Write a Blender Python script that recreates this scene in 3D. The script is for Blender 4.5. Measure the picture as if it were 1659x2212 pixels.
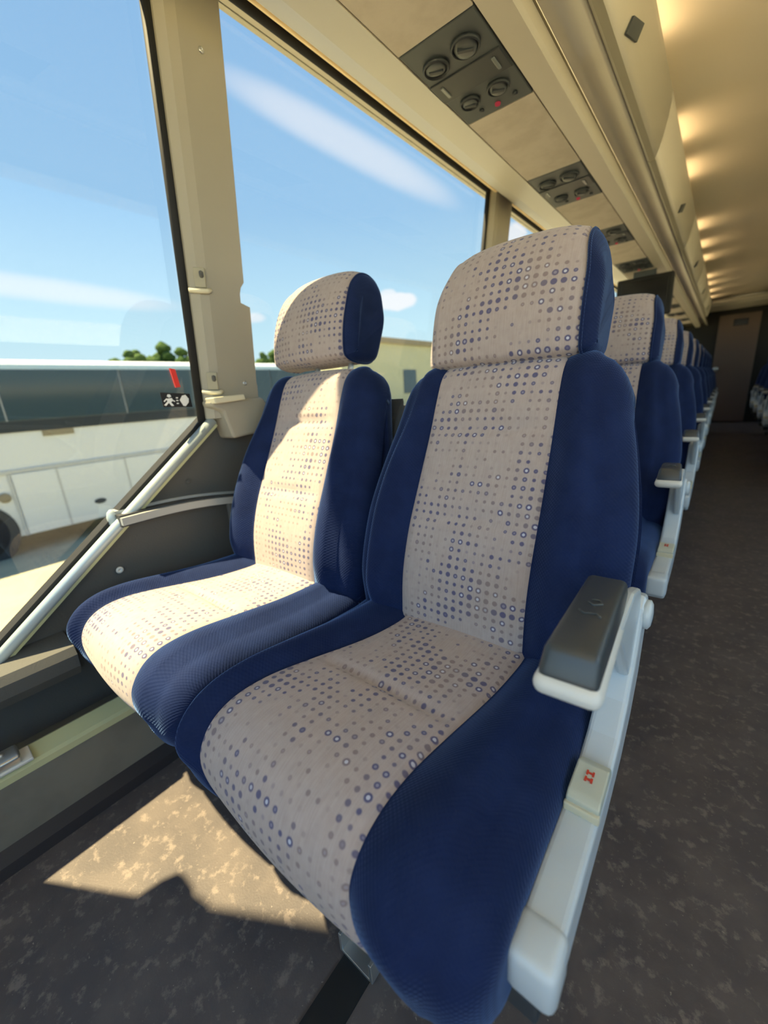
import bpy, bmesh, math, random
from mathutils import Vector, Matrix, noise
random.seed(7)
for o in list(bpy.data.objects): bpy.data.objects.remove(o)
SC = bpy.context.scene
COL = SC.collection
V = Vector

# ------------------------------------------------------------------ camera
EYE = V((0.0, 0.0, 0.85))
FPX, CX, CY = 870.0, 829.5, 1106.0
_Y = V((1565-CX, 800-CY, FPX)).normalized()              # coach's long axis in lens space (x right, y down, z out)
_D = V((779-CX, 3490-CY, FPX)); _D = (_D - _D.dot(_Y)*_Y).normalized()
_Z = -_D; _X = _Y.cross(_Z)
_t = math.radians(6.3)                                   # the pillars lean in at the top by this much
_X, _Z = _X*math.cos(_t) + _Z*math.sin(_t), _Z*math.cos(_t) - _X*math.sin(_t)
cd = bpy.data.cameras.new('camera'); cam = bpy.data.objects.new('camera', cd); COL.objects.link(cam)
right = V((_X[0], _Y[0], _Z[0])); up = -V((_X[1], _Y[1], _Z[1])); back = -V((_X[2], _Y[2], _Z[2]))
cam.matrix_world = Matrix(((right.x, up.x, back.x, EYE.x), (right.y, up.y, back.y, EYE.y), (right.z, up.z, back.z, EYE.z), (0, 0, 0, 1)))
cd.sensor_fit = 'HORIZONTAL'; cd.sensor_width = 36.0; cd.lens = 36.0*FPX/1659.0
cd.clip_start = 0.02; cd.clip_end = 1000
cd.dof.use_dof = True; cd.dof.focus_distance = 0.62; cd.dof.aperture_fstop = 4.0
SC.camera = cam

# ------------------------------------------------------------------ view, sky, sun
SC.view_settings.view_transform = 'Standard'
try: SC.view_settings.look = 'None'
except Exception: pass
SC.view_settings.gamma = 1.0; SC.view_settings.use_curve_mapping = False
SC.view_settings.exposure = 0.45
SKY = 2.3
SUNW = 35.0

class NT:
    """tiny helper around a node tree"""
    def __init__(s, tree): s.t = tree; s.n = tree.nodes; s.l = tree.links
    def node(s, typ, **kw):
        n = s.n.new(typ)
        for k, v in kw.items(): setattr(n, k, v)
        return n
    def put(s, sock, v):
        if isinstance(v, bpy.types.NodeSocket): s.l.new(v, sock)
        else: sock.default_value = v
    def math(s, op, a, b=0.0, c=0.0, clamp=False):
        n = s.node('ShaderNodeMath', operation=op, use_clamp=clamp)
        for i, v in enumerate((a, b, c)): s.put(n.inputs[i], v)
        return n.outputs[0]
    def vmath(s, op, a, b=(0, 0, 0)):
        n = s.node('ShaderNodeVectorMath', operation=op)
        s.put(n.inputs[0], a); s.put(n.inputs[1], b)
        return n.outputs['Value'] if op in ('DOT_PRODUCT', 'LENGTH', 'DISTANCE') else n.outputs[0]
    def noise(s, vec, scale, detail=2.0, rough=0.5):
        n = s.node('ShaderNodeTexNoise'); n.inputs['Scale'].default_value = scale
        n.inputs['Detail'].default_value = detail; n.inputs['Roughness'].default_value = rough
        if vec is not None: s.l.new(vec, n.inputs['Vector'])
        return n.outputs['Fac']
    def ramp(s, fac, stops, interp='LINEAR'):
        n = s.node('ShaderNodeValToRGB'); r = n.color_ramp; r.interpolation = interp
        while len(r.elements) < len(stops): r.elements.new(0.5)
        for e, (p, c) in zip(r.elements, stops): e.position = p; e.color = (*c, 1) if len(c) == 3 else c
        s.put(n.inputs[0], fac); return n.outputs[0]
    def mix(s, fac, a, b):
        n = s.node('ShaderNodeMix', data_type='RGBA')
        s.put(n.inputs['Factor'], fac); s.put(n.inputs['A'], a if not isinstance(a, tuple) else (*a, 1)); s.put(n.inputs['B'], b if not isinstance(b, tuple) else (*b, 1))
        return n.outputs['Result']
    def smooth(s, x, lo, hi, a=0.0, b=1.0):
        n = s.node('ShaderNodeMapRange', interpolation_type='SMOOTHSTEP', clamp=True)
        for i, v in enumerate((x, lo, hi, a, b)): s.put(n.inputs[i], v)
        return n.outputs[0]

w = bpy.data.worlds.new('sky'); SC.world = w; w.use_nodes = True
N = NT(w.node_tree); N.n.clear()
tc = N.node('ShaderNodeTexCoord'); dirv = tc.outputs['Generated']
sep = N.node('ShaderNodeSeparateXYZ'); N.l.new(dirv, sep.inputs[0])
zc = N.math('MAXIMUM', sep.outputs[2], 0.0)
skyc = N.ramp(zc, [(0.0, (0.68, 0.83, 0.86)), (0.14, (0.52, 0.75, 0.85)), (0.35, (0.31, 0.53, 0.77)), (0.62, (0.24, 0.44, 0.71)), (1.0, (0.19, 0.38, 0.66))])
warp = N.noise(dirv, 16.0, 5.0, 0.6)
def cloud(c, d, out):
    """soft cloud, or painted reflection streak, round direction c, drawn out towards direction d"""
    c = V(c).normalized(); L, W, strength, ns, soft = out
    a = (V(d) - c*V(d).dot(c)).normalized(); b = c.cross(a)
    dm = N.vmath('DOT_PRODUCT', dirv, tuple(c))
    s_ = N.math('DIVIDE', N.vmath('DOT_PRODUCT', dirv, tuple(a)), dm)
    t_ = N.math('DIVIDE', N.vmath('DOT_PRODUCT', dirv, tuple(b)), dm)
    e = N.math('ADD', N.math('POWER', N.math('ABSOLUTE', N.math('DIVIDE', s_, L)), 2.6), N.math('POWER', N.math('ABSOLUTE', N.math('DIVIDE', t_, W)), 2.0))
    e = N.math('ADD', e, N.math('MULTIPLY', N.math('SUBTRACT', warp, 0.5), ns))
    m = N.smooth(e, 1.25, 1.25-soft, 0.0, strength)
    return N.math('MULTIPLY', m, N.math('GREATER_THAN', dm, 0.1))
masks = []
def streak(p, q, halfw, *o):
    a, b = V(p), V(q); c = (a+b).normalized(); L = math.tan(a.angle(b)/2)
    masks.append(cloud(c, b, (L, halfw, *o)))
streak((-0.7060, 0.4785, 0.5222), (-0.4417, 0.8294, 0.3421), 0.030, 0.50, 0.15, 1.2)       # window reflection painted into the sky as a long streak
streak((-0.9742, 0.0026, 0.2256), (-0.8669, 0.4582, 0.1965), 0.022, 0.50, 0.3, 1.25)       # thin band low in the front window
streak((-0.6183, 0.7616, 0.1941), (-0.5404, 0.8189, 0.1932), 0.017, 0.85, 2.4, 0.7)        # small fair-weather cloud
streak((-0.6096, 0.7676, 0.1978), (-0.5762, 0.7915, 0.2038), 0.018, 0.7, 2.2, 0.7)
streak((-0.8242, 0.5379, 0.1770), (-0.7860, 0.5925, 0.1767), 0.011, 0.6, 1.2, 1.0)
streak((-0.7997, 0.5209, 0.2984), (-0.7835, 0.5386, 0.3099), 0.012, 0.4, 1.6, 1.0)
streak((-0.3777, 0.8806, 0.2861), (-0.3333, 0.8983, 0.2862), 0.02, 0.75, 2.0, 0.8)
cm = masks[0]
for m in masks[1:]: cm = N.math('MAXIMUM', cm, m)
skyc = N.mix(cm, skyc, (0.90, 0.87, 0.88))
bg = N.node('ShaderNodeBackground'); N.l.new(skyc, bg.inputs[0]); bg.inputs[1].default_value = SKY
wo = N.node('ShaderNodeOutputWorld'); N.l.new(bg.outputs[0], wo.inputs[0])

sd = bpy.data.lights.new('sun', 'SUN'); sd.energy = SUNW; sd.angle = math.radians(0.9); sd.color = (1.0, 0.79, 0.44)
sun = bpy.data.objects.new('sun', sd); COL.objects.link(sun)
SUN = V((-0.35, -0.275, 1.0)).normalized()
sun.rotation_euler = SUN.to_track_quat('Z', 'Y').to_euler(); sun.location = (-3, -2, 9)

# ------------------------------------------------------------------ materials
MATS = {}
def mat(name, col, rough=0.6, spec=0.5, metal=0.0, sheen=0.0, mottle=None, bump=None, coat=0.0, sheen_tint=None):
    m = bpy.data.materials.new(name); m.use_nodes = True
    n = NT(m.node_tree); b = m.node_tree.nodes['Principled BSDF']
    b.inputs['Base Color'].default_value = (*col, 1); b.inputs['Roughness'].default_value = rough
    b.inputs['Specular IOR Level'].default_value = spec; b.inputs['Metallic'].default_value = metal
    if sheen:
        b.inputs['Sheen Weight'].default_value = sheen; b.inputs['Sheen Roughness'].default_value = 0.45
        if sheen_tint: b.inputs['Sheen Tint'].default_value = (*sheen_tint, 1)
    if coat: b.inputs['Coat Weight'].default_value = coat; b.inputs['Coat Roughness'].default_value = 0.25
    t = n.node('ShaderNodeTexCoord').outputs['Object']
    if mottle:
        sc, c2, lo, hi = mottle
        f = n.smooth(n.noise(t, sc, 4.0, 0.6), lo, hi)
        n.l.new(n.mix(f, col, c2), b.inputs['Base Color'])
    if bump:
        sc, st, di = bump
        bn = n.node('ShaderNodeBump'); bn.inputs['Strength'].default_value = st; bn.inputs['Distance'].default_value = di
        n.l.new(n.noise(t, sc, 3.0), bn.inputs['Height']); n.l.new(bn.outputs[0], b.inputs['Normal'])
    MATS[name] = m; return m
def emit(name, col, s):
    m = bpy.data.materials.new(name); m.use_nodes = True; n = NT(m.node_tree); n.n.clear()
    e = n.node('ShaderNodeEmission'); e.inputs[0].default_value = (*col, 1); e.inputs[1].default_value = s
    o = n.node('ShaderNodeOutputMaterial'); n.l.new(e.outputs[0], o.inputs[0]); MATS[name] = m; return m
def glass(name, tint, refl=0.06):
    m = bpy.data.materials.new(name); m.use_nodes = True; n = NT(m.node_tree); n.n.clear()
    tr = n.node('ShaderNodeBsdfTransparent'); tr.inputs[0].default_value = (*tint, 1)
    gl = n.node('ShaderNodeBsdfGlossy'); gl.inputs['Roughness'].default_value = 0.02; gl.inputs['Color'].default_value = (1, 1, 1, 1)
    lw = n.node('ShaderNodeLayerWeight'); lw.inputs[0].default_value = 0.5
    fr = n.math('ADD', refl*0.5, n.math('MULTIPLY', n.math('POWER', lw.outputs['Facing'], 5.0), 0.35))
    mx = n.node('ShaderNodeMixShader'); n.l.new(fr, mx.inputs[0]); n.l.new(tr.outputs[0], mx.inputs[1]); n.l.new(gl.outputs[0], mx.inputs[2])
    o = n.node('ShaderNodeOutputMaterial'); n.l.new(mx.outputs[0], o.inputs[0]); MATS[name] = m; return m

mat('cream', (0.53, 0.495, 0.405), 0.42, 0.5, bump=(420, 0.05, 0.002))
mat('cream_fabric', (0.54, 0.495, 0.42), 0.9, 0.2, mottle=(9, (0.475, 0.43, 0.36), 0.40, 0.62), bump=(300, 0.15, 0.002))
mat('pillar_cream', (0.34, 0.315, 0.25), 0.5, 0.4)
mat('clip_cream', (0.62, 0.58, 0.42), 0.45, 0.4)
mat('ceiling', (0.74, 0.65, 0.49), 0.85, 0.2)
mat('locker_lip', (0.33, 0.305, 0.22), 0.5, 0.4)
mat('gap_dark', (0.05, 0.045, 0.03), 0.9, 0.2)
mat('sunlit_trim', (0.95, 0.74, 0.42), 0.4, 0.5)  # sunlight on the trim edge is put into this bright orange colour
mat('rubber', (0.015, 0.016, 0.018), 0.7, 0.3)
mat('wall_grey', (0.095, 0.096, 0.092), 0.75, 0.3, bump=(260, 0.2, 0.002))
mat('box_grey', (0.19, 0.185, 0.155), 0.7, 0.3, mottle=(6, (0.16, 0.155, 0.13), 0.4, 0.6))
mat('ledge_olive', (0.50, 0.52, 0.30), 0.5, 0.5)
mat('alu', (0.46, 0.54, 0.56), 0.35, 0.5, metal=0.25)
mat('steel', (0.55, 0.57, 0.56), 0.3, 0.5, metal=0.8)
mat('white_metal', (0.56, 0.63, 0.67), 0.33, 0.5, coat=0.2)
mat('warm_white', (0.68, 0.68, 0.64), 0.4, 0.5)
mat('button_ivory', (0.52, 0.54, 0.44), 0.5, 0.4)
mat('red_mark', (0.62, 0.06, 0.03), 0.6, 0.3)
mat('pad_grey', (0.045, 0.054, 0.062), 0.36, 0.6)
mat('armwall_pad', (0.05, 0.052, 0.055), 0.6, 0.3)
mat('armwall_shell', (0.36, 0.37, 0.36), 0.4, 0.5)
mat('psu', (0.050, 0.062, 0.067), 0.5, 0.4)
mat('psu_dark', (0.022, 0.028, 0.032), 0.45, 0.4)
mat('psu_knob', (0.075, 0.086, 0.088), 0.4, 0.5)
mat('lens_clear', (0.16, 0.18, 0.18), 0.2, 0.6)
mat('back_shell', (0.05, 0.055, 0.06), 0.6, 0.3)
mat('track', (0.016, 0.017, 0.017), 0.6, 0.3)
mat('dark_panel', (0.012, 0.012, 0.010), 0.55, 0.3)
mat('screen', (0.006, 0.007, 0.008), 0.15, 0.5)
mat('brown_panel', (0.12, 0.085, 0.07), 0.6, 0.3)
mat('coving_black', (0.022, 0.02, 0.023), 0.55, 0.4)
mat('coach_white', (0.62, 0.67, 0.70), 0.35, 0.5)
mat('coach_line', (0.45, 0.48, 0.49), 0.5, 0.4)
mat('coach_sky', (0.42, 0.58, 0.70), 0.25, 0.5)
mat('coach_glass', (0.035, 0.065, 0.085), 0.12, 0.6)
mat('coach_dark', (0.02, 0.03, 0.04), 0.4, 0.4)
mat('tyre', (0.02, 0.02, 0.02), 0.8, 0.2)
mat('ground_sand', (0.37, 0.36, 0.27), 0.95, 0.1, mottle=(1.2, (0.31, 0.30, 0.23), 0.38, 0.66))
mat('bark', (0.05, 0.035, 0.02), 0.9, 0.1)
mat('leaf', (0.035, 0.075, 0.02), 0.9, 0.1, mottle=(0.9, (0.07, 0.12, 0.035), 0.35, 0.65))
mat('shed_wall', (0.46, 0.47, 0.33), 0.9, 0.1)
mat('shed_roof', (0.26, 0.23, 0.16), 0.9, 0.1)
mat('sticker_black', (0.02, 0.02, 0.022), 0.5, 0.3)
mat('sticker_white', (0.85, 0.85, 0.83), 0.6, 0.3)
mat('hammer_red', (0.75, 0.04, 0.03), 0.4, 0.4)
mat('door_grey', (0.22, 0.21, 0.20), 0.6, 0.3)
mat('right_wall', (0.16, 0.15, 0.14), 0.7, 0.3)
glass('window_tint', (0.60, 0.61, 0.61))
glass('window_clear', (0.97, 0.97, 0.97))
emit('lamp_warm', (1.0, 0.72, 0.40), 10.0)
emit('led_red', (1.0, 0.10, 0.12), 0.22)

def floor_mat():
    m = bpy.data.materials.new('vinyl'); m.use_nodes = True; n = NT(m.node_tree); b = m.node_tree.nodes['Principled BSDF']
    t = n.node('ShaderNodeTexCoord').outputs['Object']
    a = n.smooth(n.noise(t, 8, 4, 0.6), 0.38, 0.66)
    c = n.mix(a, (0.078, 0.067, 0.068), (0.110, 0.092, 0.087))
    f = n.smooth(n.noise(t, 42, 4, 0.65), 0.52, 0.68, 0.0, 0.8)
    c = n.mix(f, c, (0.21, 0.172, 0.150))
    g = n.smooth(n.noise(t, 170, 2, 0.5), 0.70, 0.76, 0.0, 0.7)
    c = n.mix(g, c, (0.30, 0.26, 0.22))
    n.l.new(c, b.inputs['Base Color']); b.inputs['Roughness'].default_value = 0.5; b.inputs['Specular IOR Level'].default_value = 0.45
    bn = n.node('ShaderNodeBump'); bn.inputs['Strength'].default_value = 0.12; bn.inputs['Distance'].default_value = 0.002
    n.l.new(n.noise(t, 300, 2), bn.inputs['Height']); n.l.new(bn.outputs[0], b.inputs['Normal'])
    MATS['vinyl'] = m
floor_mat()

def navy_mat():
    m = bpy.data.materials.new('navy_velour'); m.use_nodes = True; n = NT(m.node_tree); b = m.node_tree.nodes['Principled BSDF']
    uv = n.node('ShaderNodeUVMap').outputs[0]
    t = n.node('ShaderNodeTexCoord').outputs['Object']
    big = n.smooth(n.noise(t, 14, 3, 0.6), 0.35, 0.7)
    c = n.mix(big, (0.0068, 0.0150, 0.058), (0.0095, 0.0205, 0.076))
    n.l.new(c, b.inputs['Base Color']); b.inputs['Roughness'].default_value = 0.85; b.inputs['Specular IOR Level'].default_value = 0.15
    b.inputs['Sheen Weight'].default_value = 0.75; b.inputs['Sheen Roughness'].default_value = 0.33; b.inputs['Sheen Tint'].default_value = (0.20, 0.36, 0.75, 1)
    p = n.vmath('MULTIPLY', uv, (170, 170, 1))
    sp = n.node('ShaderNodeSeparateXYZ'); n.l.new(p, sp.inputs[0])
    h = n.math('MULTIPLY', n.math('SINE', n.math('MULTIPLY', sp.outputs[0], 6.283)), n.math('SINE', n.math('MULTIPLY', sp.outputs[1], 6.283)))
    bn = n.node('ShaderNodeBump'); bn.inputs['Strength'].default_value = 0.22; bn.inputs['Distance'].default_value = 0.0012
    n.l.new(h, bn.inputs['Height']); n.l.new(bn.outputs[0], b.inputs['Normal'])
    MATS['navy'] = m
navy_mat()

def pattern_mat():
    """woven taupe plush with rows of little dots and rings that swell and fade in patches"""
    m = bpy.data.materials.new('dotted_plush'); m.use_nodes = True; n = NT(m.node_tree); b = m.node_tree.nodes['Principled BSDF']
    uv = n.node('ShaderNodeUVMap').outputs[0]
    P = 1.0/0.0146
    p = n.vmath('MULTIPLY', uv, (P, P, 0))
    cell = n.vmath('FLOOR', p); fr = n.vmath('SUBTRACT', n.vmath('FRACTION', p), (0.5, 0.5, 0))
    r = n.vmath('LENGTH', fr)
    cu = n.vmath('MULTIPLY', cell, (1/P, 1/P, 1))
    stretched = n.vmath('MULTIPLY', cu, (0.8, 1.0, 1))
    dens = n.noise(stretched, 11.0, 2.5, 0.6)                       # where the dots gather
    dens2 = n.noise(n.vmath('ADD', cu, (3.1, 7.7, 0)), 28.0, 1.0)
    ink = n.noise(n.vmath('ADD', cu, (9.3, 1.2, 0)), 11.0, 1.0)
    wn = n.node('ShaderNodeTexWhiteNoise', noise_dimensions='2D'); n.l.new(cell, wn.inputs['Vector']); rnd = wn.outputs[0]
    amt = n.math('ADD', n.math('ADD', n.math('MULTIPLY', dens, 0.8), n.math('MULTIPLY', dens2, 0.28)), n.math('MULTIPLY', rnd, 0.12))
    on = n.smooth(amt, 0.50, 0.585)
    rad = n.math('ADD', 0.16, n.math('MULTIPLY', n.smooth(amt, 0.54, 0.76), 0.18))
    disc = n.smooth(n.math('SUBTRACT', r, rad), 0.09, -0.07)
    core = n.smooth(n.math('SUBTRACT', r, n.math('MULTIPLY', rad, 0.45)), 0.05, -0.04)
    base = n.mix(n.noise(uv, 60, 3, 0.6), (0.335, 0.272, 0.252), (0.435, 0.372, 0.355))
    vert = n.smooth(n.noise(n.vmath('MULTIPLY', uv, (420, 30, 1)), 1.0, 2), 0.3, 0.7)
    base = n.mix(n.math('MULTIPLY', vert, 0.25), base, (0.50, 0.44, 0.425))
    blue = n.smooth(n.math('ADD', n.math('MULTIPLY', ink, 0.6), n.math('MULTIPLY', amt, 0.5)), 0.55, 0.64)
    inkc = n.mix(blue, (0.205, 0.160, 0.160), (0.030, 0.042, 0.150))
    c = n.mix(n.math('MULTIPLY', n.math('MULTIPLY', disc, on), 0.80), base, inkc)
    ringy = n.math('MULTIPLY', core, n.smooth(rnd, 0.62, 0.82))
    c = n.mix(n.math('MULTIPLY', n.math('MULTIPLY', ringy, on), 0.40), c, (0.36, 0.33, 0.40))
    lucky = n.math('MULTIPLY', n.smooth(rnd, 0.72, 0.80), n.smooth(amt, 0.64, 0.70))
    c = n.mix(n.math('MULTIPLY', n.math('MULTIPLY', lucky, core), 0.75), c, (0.58, 0.60, 0.70))
    n.l.new(c, b.inputs['Base Color']); b.inputs['Roughness'].default_value = 0.9; b.inputs['Specular IOR Level'].default_value = 0.12
    b.inputs['Sheen Weight'].default_value = 0.25; b.inputs['Sheen Roughness'].default_value = 0.5; b.inputs['Sheen Tint'].default_value = (0.9, 0.85, 0.8, 1)
    bn = n.node('ShaderNodeBump'); bn.inputs['Strength'].default_value = 0.25; bn.inputs['Distance'].default_value = 0.0012
    n.l.new(n.noise(n.vmath('MULTIPLY', uv, (600, 600, 1)), 1.0, 2), bn.inputs['Height']); n.l.new(bn.outputs[0], b.inputs['Normal'])
    MATS['dots'] = m
pattern_mat()

# ------------------------------------------------------------------ helpers
def link(name, me, m=None, parent=None, smooth=False):
    if m:
        me.materials.clear(); me.materials.append(MATS[m])
    if smooth:
        for p in me.polygons: p.use_smooth = True
    o = bpy.data.objects.new(name, me); COL.objects.link(o)
    if parent: o.parent = parent
    return o
def tag(o, label=None, cat=None, group=None, kind=None):
    if label: o['label'] = label
    if cat: o['category'] = cat
    if group: o['group'] = group
    if kind: o['kind'] = kind
    return o
def struct(o): o['kind'] = 'structure'; return o
def empty(name, loc=(0, 0, 0)):
    o = bpy.data.objects.new(name, None); COL.objects.link(o); o.location = loc; o.empty_display_size = 0.1; return o
def pyd(vs, fs, nrm=True):
    me = bpy.data.meshes.new('m'); me.from_pydata([tuple(v) for v in vs], [], fs); me.update()
    if nrm:
        bm = bmesh.new(); bm.from_mesh(me); bmesh.ops.recalc_face_normals(bm, faces=bm.faces); bm.to_mesh(me); bm.free()
    return me
def fin(bm):
    me = bpy.data.meshes.new('m'); bmesh.ops.recalc_face_normals(bm, faces=bm.faces); bm.to_mesh(me); bm.free(); return me
def box(x0, x1, y0, y1, z0, z1, bev=0.0, seg=2):
    bm = bmesh.new(); bmesh.ops.create_cube(bm, size=1)
    for v in bm.verts: v.co = V((x0+(v.co.x+.5)*(x1-x0), y0+(v.co.y+.5)*(y1-y0), z0+(v.co.z+.5)*(z1-z0)))
    if bev: bmesh.ops.bevel(bm, geom=list(bm.edges), offset=bev, segments=seg, affect='EDGES', profile=0.5)
    return fin(bm)
def prism(poly, axis, a, b, bev=0.0, seg=2, bev_caps_only=False):
    """polygon in the two other axes, extruded along axis from a to b"""
    def co(p, t):
        if axis == 'x': return V((t, p[0], p[1]))
        if axis == 'y': return V((p[0], t, p[1]))
        return V((p[0], p[1], t))
    bm = bmesh.new(); n = len(poly)
    A = [bm.verts.new(co(p, a)) for p in poly]; B = [bm.verts.new(co(p, b)) for p in poly]
    bm.faces.new(A); bm.faces.new(B[::-1])
    for i in range(n): bm.faces.new((A[i], A[(i+1) % n], B[(i+1) % n], B[i]))
    bmesh.ops.recalc_face_normals(bm, faces=bm.faces)
    if bev:
        ed = [e for e in bm.edges if (not bev_caps_only) or abs((e.verts[0].co-e.verts[1].co)['xyz'.index(axis)]) < 1e-6]
        bmesh.ops.bevel(bm, geom=ed, offset=bev, segments=seg, affect='EDGES', profile=0.5)
    return fin(bm)
def sheet(profile, y0, y1, thick, ny=1):
    """an (x,z) polyline swept along y as a thin shell"""
    n = len(profile); vs = []; fs = []
    nr = []
    for i in range(n):
        a = V(profile[max(i-1, 0)]); b = V(profile[min(i+1, n-1)]); d = (b-a).normalized(); nr.append(V((-d.y, d.x)))
    for y in (y0, y1):
        for i in range(n): vs.append((profile[i][0], y, profile[i][1]))
        for i in range(n): vs.append((profile[i][0]+nr[i].x*thick, y, profile[i][1]+nr[i].y*thick))
    k = 2*n
    for i in range(n-1):
        fs += [(i, i+1, k+i+1, k+i), (n+i, k+n+i, k+n+i+1, n+i+1), (i, n+i, n+i+1, i+1), (k+i, k+i+1, k+n+i+1, k+n+i)]
    fs += [(0, k, k+n, n), (n-1, 2*n-1, k+2*n-1, k+n-1)]
    return pyd(vs, fs)
def tube(pts, r, seg=12, cap=True):
    vs = []; fs = []; pts = [V(p) for p in pts]
    for i, p in enumerate(pts):
        d = (pts[min(i+1, len(pts)-1)]-pts[max(i-1, 0)]).normalized()
        a = d.orthogonal().normalized() if i == 0 else (a - d*a.dot(d)).normalized()
        b = d.cross(a)
        for j in range(seg):
            t = 2*math.pi*j/seg; vs.append(p+(a*math.cos(t)+b*math.sin(t))*r)
    for i in range(len(pts)-1):
        for j in range(seg):
            k = (j+1) % seg; fs.append((i*seg+j, i*seg+k, (i+1)*seg+k, (i+1)*seg+j))
    if cap: fs += [tuple(range(seg)), tuple(range((len(pts)-1)*seg, len(pts)*seg))]
    return pyd(vs, fs)
def lathe(prof, seg=24):
    """(r,z) profile turned about z"""
    vs = []; fs = []; n = len(prof)
    for r, z in prof:
        for j in range(seg):
            t = 2*math.pi*j/seg; vs.append((r*math.cos(t), r*math.sin(t), z))
    for i in range(n-1):
        for j in range(seg):
            k = (j+1) % seg; fs.append((i*seg+j, i*seg+k, (i+1)*seg+k, (i+1)*seg+j))
    fs += [tuple(range(seg)), tuple(range((n-1)*seg, n*seg))]
    return pyd(vs, fs)
def join(*mes):
    bm = bmesh.new()
    for m in mes: bm.from_mesh(m)
    me = bpy.data.meshes.new('m'); bm.to_mesh(me); bm.free(); return me
def moved(me, M):
    me.transform(M); return me
def sstep(a, b, x):
    t = min(max((x-a)/(b-a), 0), 1); return t*t*(3-2*t)

LEAN = 0.1104
def wx(z, d=0.0): return -1.09 + LEAN*(z-0.5) + d              # inner face of the leaning window side
RAIL = lambda y: 0.389 + 0.819*(y-0.044)                        # raked lower edge of the first window
YF, YR = -1.8, 9.1

# ------------------------------------------------------------------ shell
struct(link('floor', box(-1.2, 1.42, YF, YR, -0.05, 0.0), 'vinyl'))
def wall_piece(name, poly, m, d0=0.0, d1=-0.04):
    """polygon in (y,z) laid on the leaning window side"""
    n = len(poly); vs = [(wx(z, d0), y, z) for y, z in poly]+[(wx(z, d1), y, z) for y, z in poly]
    fs = [tuple(range(n)), tuple(range(2*n-1, n-1, -1))]+[(i, (i+1) % n, n+(i+1) % n, n+i) for i in range(n)]
    return link(name, pyd(vs, fs), m)
SILL = 0.80; GT = 1.715
yk = 0.044+(SILL-0.389)/0.819
wl = struct(wall_piece('wall_left', [(-0.30, 0.0), (YR, 0.0), (YR, SILL), (yk, SILL), (-0.21, RAIL(-0.21)), (-0.30, RAIL(-0.21))], 'wall_grey'))
wf = struct(wall_piece('wall_left_front', [(YF, 0.0), (-0.24, 0.0), (-0.24, 0.2), (-0.24, 1.80), (YF, 1.80)], 'wall_grey'))  # unseen stretch, made solid so the near floor stays in shade
struct(wall_piece('trim_1', [(-0.38, GT), (YR, GT), (YR, 1.79), (-0.38, 1.79)], 'cream'))
# unseen front post with an added block, both shaped to cast the floor shadow's edge
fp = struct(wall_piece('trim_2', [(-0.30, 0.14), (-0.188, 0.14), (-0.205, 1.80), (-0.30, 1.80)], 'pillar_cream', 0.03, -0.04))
hc = link('shadow_block', prism([(-0.23, 0.865), (-0.190, 0.875), (-0.133, 0.925), (-0.118, 0.965), (-0.126, 1.005), (-0.155, 1.08), (-0.18, 1.22), (-0.23, 1.24)], 'x', wx(1.0, 0.0), wx(1.0, 0.04), 0.006), 'warm_white')
tag(hc, 'pale unseen block on the foremost window post, shaped to cast a floor shadow', 'shadow block')
# panes
def pane(n, poly):
    o = struct(wall_piece('window_%d' % n, poly, 'window_tint', -0.022, -0.026)); return o
PILL = [(0.548, 0.68), (2.06, 2.24), (3.66, 3.84), (5.26, 5.44), (6.86, 7.04)]
pane(1, [(-0.215, RAIL(-0.215)), (yk, SILL), (0.60, SILL), (0.60, GT), (-0.36, GT)])
for i in range(len(PILL)):
    y0 = PILL[i][0]+0.07; y1 = PILL[i+1][0]+0.07 if i+1 < len(PILL) else YR
    pane(i+2, [(y0, SILL), (y1, SILL), (y1, GT), (y0, GT)])
# black seals round the panes
def seal(name, pts, r=0.009):
    return tag(struct(link(name, tube([(wx(z, 0.003), y, z) for y, z in pts], r, 8), 'rubber', None, True)))
seal('trim_3', [(-0.36, GT+0.004), (YR, GT+0.004)], 0.0105)
for k, (a, b) in enumerate(PILL):
    seal('trim_%d' % (10+k), [(a-0.004, SILL), (a-0.004, GT)], 0.011)

# ---- window posts
def post(a, b, first):
    lv = [SILL+0.02]
    if first: lv += [0.86, 0.868, 0.895, 0.903, 1.09, 1.098, 1.118, 1.132, 1.145, 1.5]
    lv += [GT+0.02]
    vs = []; fs = []; k = 6
    for z in lv:
        r = b
        if first:
            if z < 0.865: r = b+0.030
            elif z < 0.9: r = b+0.014
            elif z < 1.095: r = b+0.012
            elif z < 1.12: r = b-0.014
            elif z < 1.14: r = b-0.010
        for y, d in ((a, -0.01), (a+0.002, 0.018), (a+0.014, 0.038), (a+0.034, 0.045), (r, 0.045), (r, -0.01)): vs.append((wx(z, d), y, z))
    n = len(lv)
    for i in range(n-1):
        for j in range(k): fs.append((i*k+j, i*k+(j+1) % k, (i+1)*k+(j+1) % k, (i+1)*k+j))
    fs += [tuple(range(k)), tuple(range((n-1)*k, n*k))]
    return pyd(vs, fs)
for i, (a, b) in enumerate(PILL):
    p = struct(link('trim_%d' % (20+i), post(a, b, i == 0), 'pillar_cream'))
    if i == 0: POST = p
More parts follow.
